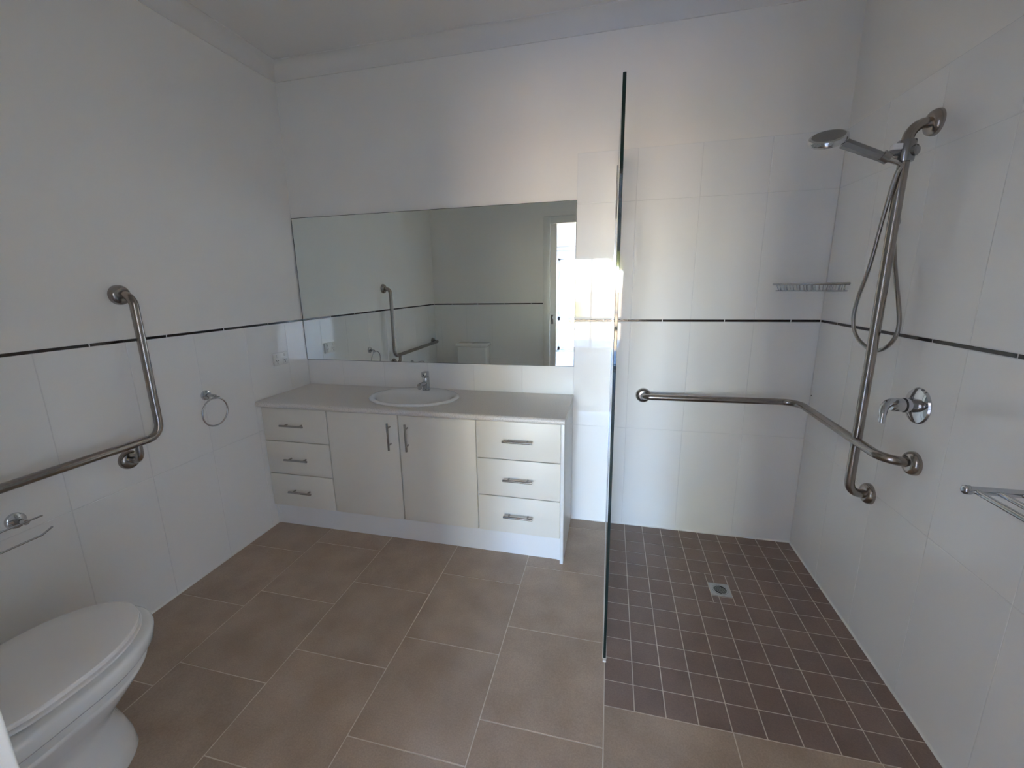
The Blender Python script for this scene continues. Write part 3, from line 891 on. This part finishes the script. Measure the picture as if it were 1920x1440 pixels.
# ------------------------------------------------------------------ corner soap basket
bk = thing('soap_basket', 'small curved chrome wire soap basket in the shower corner', 'soap basket', (W - .08, -.08, 1.35))
ex = 0.222
cx0, cy0 = W - .004, -.004
def front_arc(e, n=20):
    """shallow front curve from the back wall to the side wall"""
    A, B = Vector((cx0 - e, cy0, 0)), Vector((cx0, cy0 - e, 0))
    mid = (A + B) / 2 + Vector((-1, -1, 0)).normalized() * e * .16
    return [(1 - t) ** 2 * A + 2 * t * (1 - t) * mid + t * t * B for t in [k / n for k in range(n + 1)]]
ZK1, ZK0 = 1.383, 1.352
arc_t, arc_b = front_arc(ex), front_arc(ex - .014)
up_ = lambda L, z: [Vector((p.x, p.y, z)) for p in L]
bm = bmesh.new()
add_tube(bm, up_(arc_t, ZK1), 0.0055, 8)
add_tube(bm, [(cx0 - ex, cy0 - .001, ZK1), (cx0, cy0 - .001, ZK1)], 0.0035, 8)
add_tube(bm, [(cx0 - .001, cy0, ZK1), (cx0 - .001, cy0 - ex, ZK1)], 0.0035, 8)
part(auto_smooth(from_bm('rim', bm, 'chrome'), 50), bk)
bm = bmesh.new()
add_tube(bm, up_(arc_b, ZK0), 0.0026, 6)
add_tube(bm, [(cx0 - ex + .014, cy0 - .003, ZK0), (cx0 - .003, cy0 - .003, ZK0)], 0.0018, 6)
add_tube(bm, [(cx0 - .003, cy0 - .003, ZK0), (cx0 - .003, cy0 - ex + .014, ZK0)], 0.0018, 6)
part(auto_smooth(from_bm('base_ring', bm, 'chrome'), 50), bk)
for k in range(1, 20):
    a, b = arc_t[k], arc_b[k]
    part(tube('wire', [(a.x, a.y, ZK1), (b.x, b.y, ZK0), (min(b.x + .0, cx0), cy0 - .003, ZK0)] if k % 2 == 0 else [(a.x, a.y, ZK1), (b.x, b.y, ZK0)], 0.0017, 'chrome', seg=6), bk)
for k in range(1, 8):
    s = ex * k / 8
    part(tube('wire', [(cx0 - s, cy0 - .002, ZK1), (cx0 - s + .006, cy0 - .003, ZK0)], 0.0017, 'chrome', seg=6), bk)
    part(tube('wire', [(cx0 - .002, cy0 - s, ZK1), (cx0 - .003, cy0 - s + .006, ZK0)], 0.0017, 'chrome', seg=6), bk)

# ------------------------------------------------------------------ floor drain
dr = thing('floor_drain', 'square chrome floor drain with slotted round grate', 'drain', (DRX, DRY, 0))
part(box('well', DRX - .036, DRX + .036, DRY - .036, DRY + .036, -0.0012, -0.0004, 'slot'), dr)
bm = bmesh.new()
hole = [Vector((DRX + .034 * math.cos(2 * PI * k / 32), DRY + .034 * math.sin(2 * PI * k / 32), 0)) for k in range(32)]
sq = []
for k in range(32):
    a = 2 * PI * k / 32
    c, s = math.cos(a), math.sin(a)
    q = 0.0435 / max(abs(c), abs(s))
    sq.append(Vector((DRX + q * c, DRY + q * s, 0)))
t_ = [bm.verts.new(v + Vector((0, 0, .0018))) for v in hole]; u_ = [bm.verts.new(v + Vector((0, 0, .0018))) for v in sq]
tb = [bm.verts.new(v + Vector((0, 0, -.004))) for v in hole]; ub = [bm.verts.new(v + Vector((0, 0, -.004))) for v in sq]
for k in range(32):
    l = (k + 1) % 32
    bm.faces.new((t_[k], t_[l], u_[l], u_[k])); bm.faces.new((t_[k], t_[l], tb[l], tb[k])); bm.faces.new((u_[k], u_[l], ub[l], ub[k]))
part(from_bm('frame', bm, 'chrome'), dr)
bm = bmesh.new()
rr = [(.0330, .0022), (.0330, -.003), (.0275, -.003), (.0275, .0022)]
add_lathe(bm, rr + [rr[0]], (DRX, DRY, 0), (0, 0, 1), 40, caps=False)
cang = math.radians(-35)
for k in range(-3, 4):
    hw = math.sqrt(max(.0285 ** 2 - (k * .0078) ** 2, 0))
    c = Vector((DRX - math.sin(cang) * k * .0078, DRY + math.cos(cang) * k * .0078, 0))
    d = Vector((math.cos(cang), math.sin(cang), 0))
    if k in (-3, 3): continue
    n_ = Vector((-d.y, d.x, 0)) * .0012
    vs = [c - d * hw - n_, c + d * hw - n_, c + d * hw + n_, c - d * hw + n_]
    a = [bm.verts.new(v + Vector((0, 0, .0022))) for v in vs]; b = [bm.verts.new(v + Vector((0, 0, .0014))) for v in vs]
    bm.faces.new(a)
    for i in range(4): bm.faces.new((a[i], a[(i + 1) % 4], b[(i + 1) % 4], b[i]))
part(from_bm('grate', bm, 'chrome'), dr)

# ------------------------------------------------------------------ power outlet
po = thing('power_outlet', 'white double power point on side wall above the benchtop', 'power outlet', (0, -0.244, 0.99))
part(box('cover_plate', 0.0, 0.010, -0.302, -0.186, 0.954, 1.028, 'plate', bev=0.003), po)
for s in (-1, 1):
    yc = -0.244 + s * .031
    sk = part(box('socket', 0.0095, 0.0108, yc - .019, yc + .019, 0.960, 0.996, 'plate', bev=.0005), po)
    bpy.context.view_layer.update()
    for k, (dy, dz, ang) in enumerate(((-.007, .005, .5), (.007, .005, -.5), (0, -.008, 0))):
        bm = bmesh.new()
        add_box(bm, -.0004, .0004, -.0014, .0014, -.0042, .0042)
        sl = from_bm('slot', bm, 'slot')
        sl.matrix_world = Matrix.Translation((.0109, yc + dy, .978 + dz)) @ Matrix.Rotation(ang, 4, 'X')
        mw = sl.matrix_world.copy(); sl.parent = sk; sl.matrix_parent_inverse = sk.matrix_world.inverted(); sl.matrix_world = mw
    part(box('switch', 0.009, 0.0135, yc - .005, yc + .005, 1.004, 1.020, 'plate', bev=.001), po)

# ------------------------------------------------------------------ towel ring
tr = thing('towel_ring', 'round chrome towel ring hanging on wall beside the vanity', 'towel ring', (0, -0.762, 0.895))
part(lathe('base', [(0, 0), (.025, 0), (.0255, .004), (.024, .010), (.018, .013), (.010, .014), (0, .014)], (0, -0.762, 0.895), (1, 0, 0), 'chrome', seg=32), tr)
part(tube('post', [(.010, -0.762, 0.895), (.030, -0.760, 0.895), (.052, -0.752, 0.890)], 0.0085, 'chrome', seg=16), tr)
RC = Vector((0.052, -0.768, 0.814))
part(tube('ring', [RC + Vector((0.004 * math.cos(t), .070 * math.sin(t), .070 * math.cos(t))) for t in [2 * PI * k / 64 for k in range(64)]], 0.0042, 'chrome', seg=12, closed=True), tr)
part(tube('ring_clip', [(0.052, -0.764, 0.884), (0.052, -0.735, 0.881)], 0.0068, 'chrome', seg=14), tr)

# ------------------------------------------------------------------ toilet paper holder
th_ = thing('toilet_roll_holder', 'empty chrome wire toilet roll holder on wall by the toilet', 'roll holder', (0, -1.524, 0.652))
part(lathe('base', [(0, 0), (.027, 0), (.0275, .004), (.026, .011), (.020, .014), (0, .015)], (0, -1.524, 0.652), (1, 0, 0), 'chrome', seg=32), th_)
part(tube('post', [(.010, -1.524, 0.652), (.058, -1.524, 0.652)], 0.009, 'chrome', seg=16), th_)
wire = fillet([(.058, -1.482, 0.654), (.058, -1.600, 0.654), (.070, -1.650, 0.650), (.098, -1.655, 0.612), (.098, -1.640, 0.604), (.098, -1.515, 0.604), (.098, -1.484, 0.618)], .018, 6)
part(tube('wire', wire, 0.0032, 'chrome', seg=10), th_)

# ------------------------------------------------------------------ toilet
TCX = 0.480
wc = thing('toilet', 'white close-coupled toilet with closed lid against the door wall', 'toilet', (TCX, -1.85, 0))
def egg(bm, z, yf, yb, hw, ym, e=1.0, seg=56):
    out = []
    for k in range(seg):
        a = 2 * PI * k / seg
        c, s = math.cos(a), math.sin(a)
        x = math.copysign(abs(c) ** e, c) * hw
        y = ym + ((yf - ym) * abs(s) ** e if s > 0 else -(ym - yb) * abs(s) ** (0.55 * e))
        if s <= 0: x = math.copysign(abs(c) ** 0.6, c) * hw if abs(c) > 1e-9 else 0.0
        out.append(bm.verts.new((TCX + x, y, z)))
    return out
def loft(name, secs, mat, ang=50):
    bm = bmesh.new()
    R = [egg(bm, *s) for s in secs]
    for A, B in zip(R[:-1], R[1:]):
        n = len(A)
        for k in range(n): bm.faces.new((A[k], A[(k + 1) % n], B[(k + 1) % n], B[k]))
    bm.faces.new(R[0][::-1]); bm.faces.new(R[-1])
    return part(auto_smooth(from_bm(name, bm, mat), ang), wc)
loft('pan', [(0.0, -1.618, -2.10, .112, -1.80), (.012, -1.614, -2.10, .116, -1.80), (.06, -1.620, -2.10, .113, -1.80), (.12, -1.636, -2.10, .107, -1.80), (.175, -1.655, -2.10, .104, -1.80),
             (.205, -1.648, -2.10, .112, -1.79), (.24, -1.612, -2.10, .134, -1.78), (.28, -1.574, -2.10, .158, -1.77), (.304, -1.552, -2.10, .172, -1.77), (.316, -1.546, -2.10, .178, -1.77), (.322, -1.548, -2.10, .176, -1.77),
             (.329, -1.560, -2.10, .156, -1.77), (.343, -1.556, -2.10, .153, -1.77), (.351, -1.530, -2.10, .186, -1.77), (.362, -1.520, -2.10, .194, -1.77), (.390, -1.515, -2.10, .197, -1.77), (.400, -1.518, -2.10, .195, -1.77), (.405, -1.526, -2.10, .187, -1.77), (.406, -1.56, -2.08, .15, -1.77)], 'ceramic')
loft('seat', [(.4130, -1.60, -1.96, .125, -1.77), (.4130, -1.548, -1.97, .174, -1.77), (.4145, -1.543, -1.97, .179, -1.77), (.4195, -1.543, -1.97, .179, -1.77), (.4212, -1.546, -1.968, .176, -1.77), (.4212, -1.585, -1.95, .14, -1.77)], 'plastic', 30)
loft('lid', [(.4262, -1.585, -1.95, .14, -1.77), (.4262, -1.550, -1.965, .173, -1.77), (.4275, -1.547, -1.97, .176, -1.77), (.4365, -1.547, -1.97, .176, -1.77), (.4395, -1.549, -1.967, .174, -1.77), (.4415, -1.555, -1.96, .168, -1.77), (.4430, -1.60, -1.93, .13, -1.77)], 'plastic', 30)
for s in (-1, 1):
    part(tube('hinge', [(TCX + s * .07 - .018, -1.982, .422), (TCX + s * .07 + .018, -1.982, .422)], .012, 'plastic', seg=14), wc)
part(box('cistern', TCX - .170, TCX + .170, -2.172, -2.010, .402, .752, 'ceramic', bev=.022, seg=4), wc)
part(box('cistern_lid', TCX - .180, TCX + .180, -2.176, -2.000, .750, .786, 'ceramic', bev=.012, seg=4), wc)
bt = part(lathe('flush_button', [(0, .006), (.018, .006), (.020, .004), (.021, 0), (0, 0)], (TCX, -2.085, .786), (0, 0, 1), 'chrome', seg=28), wc)
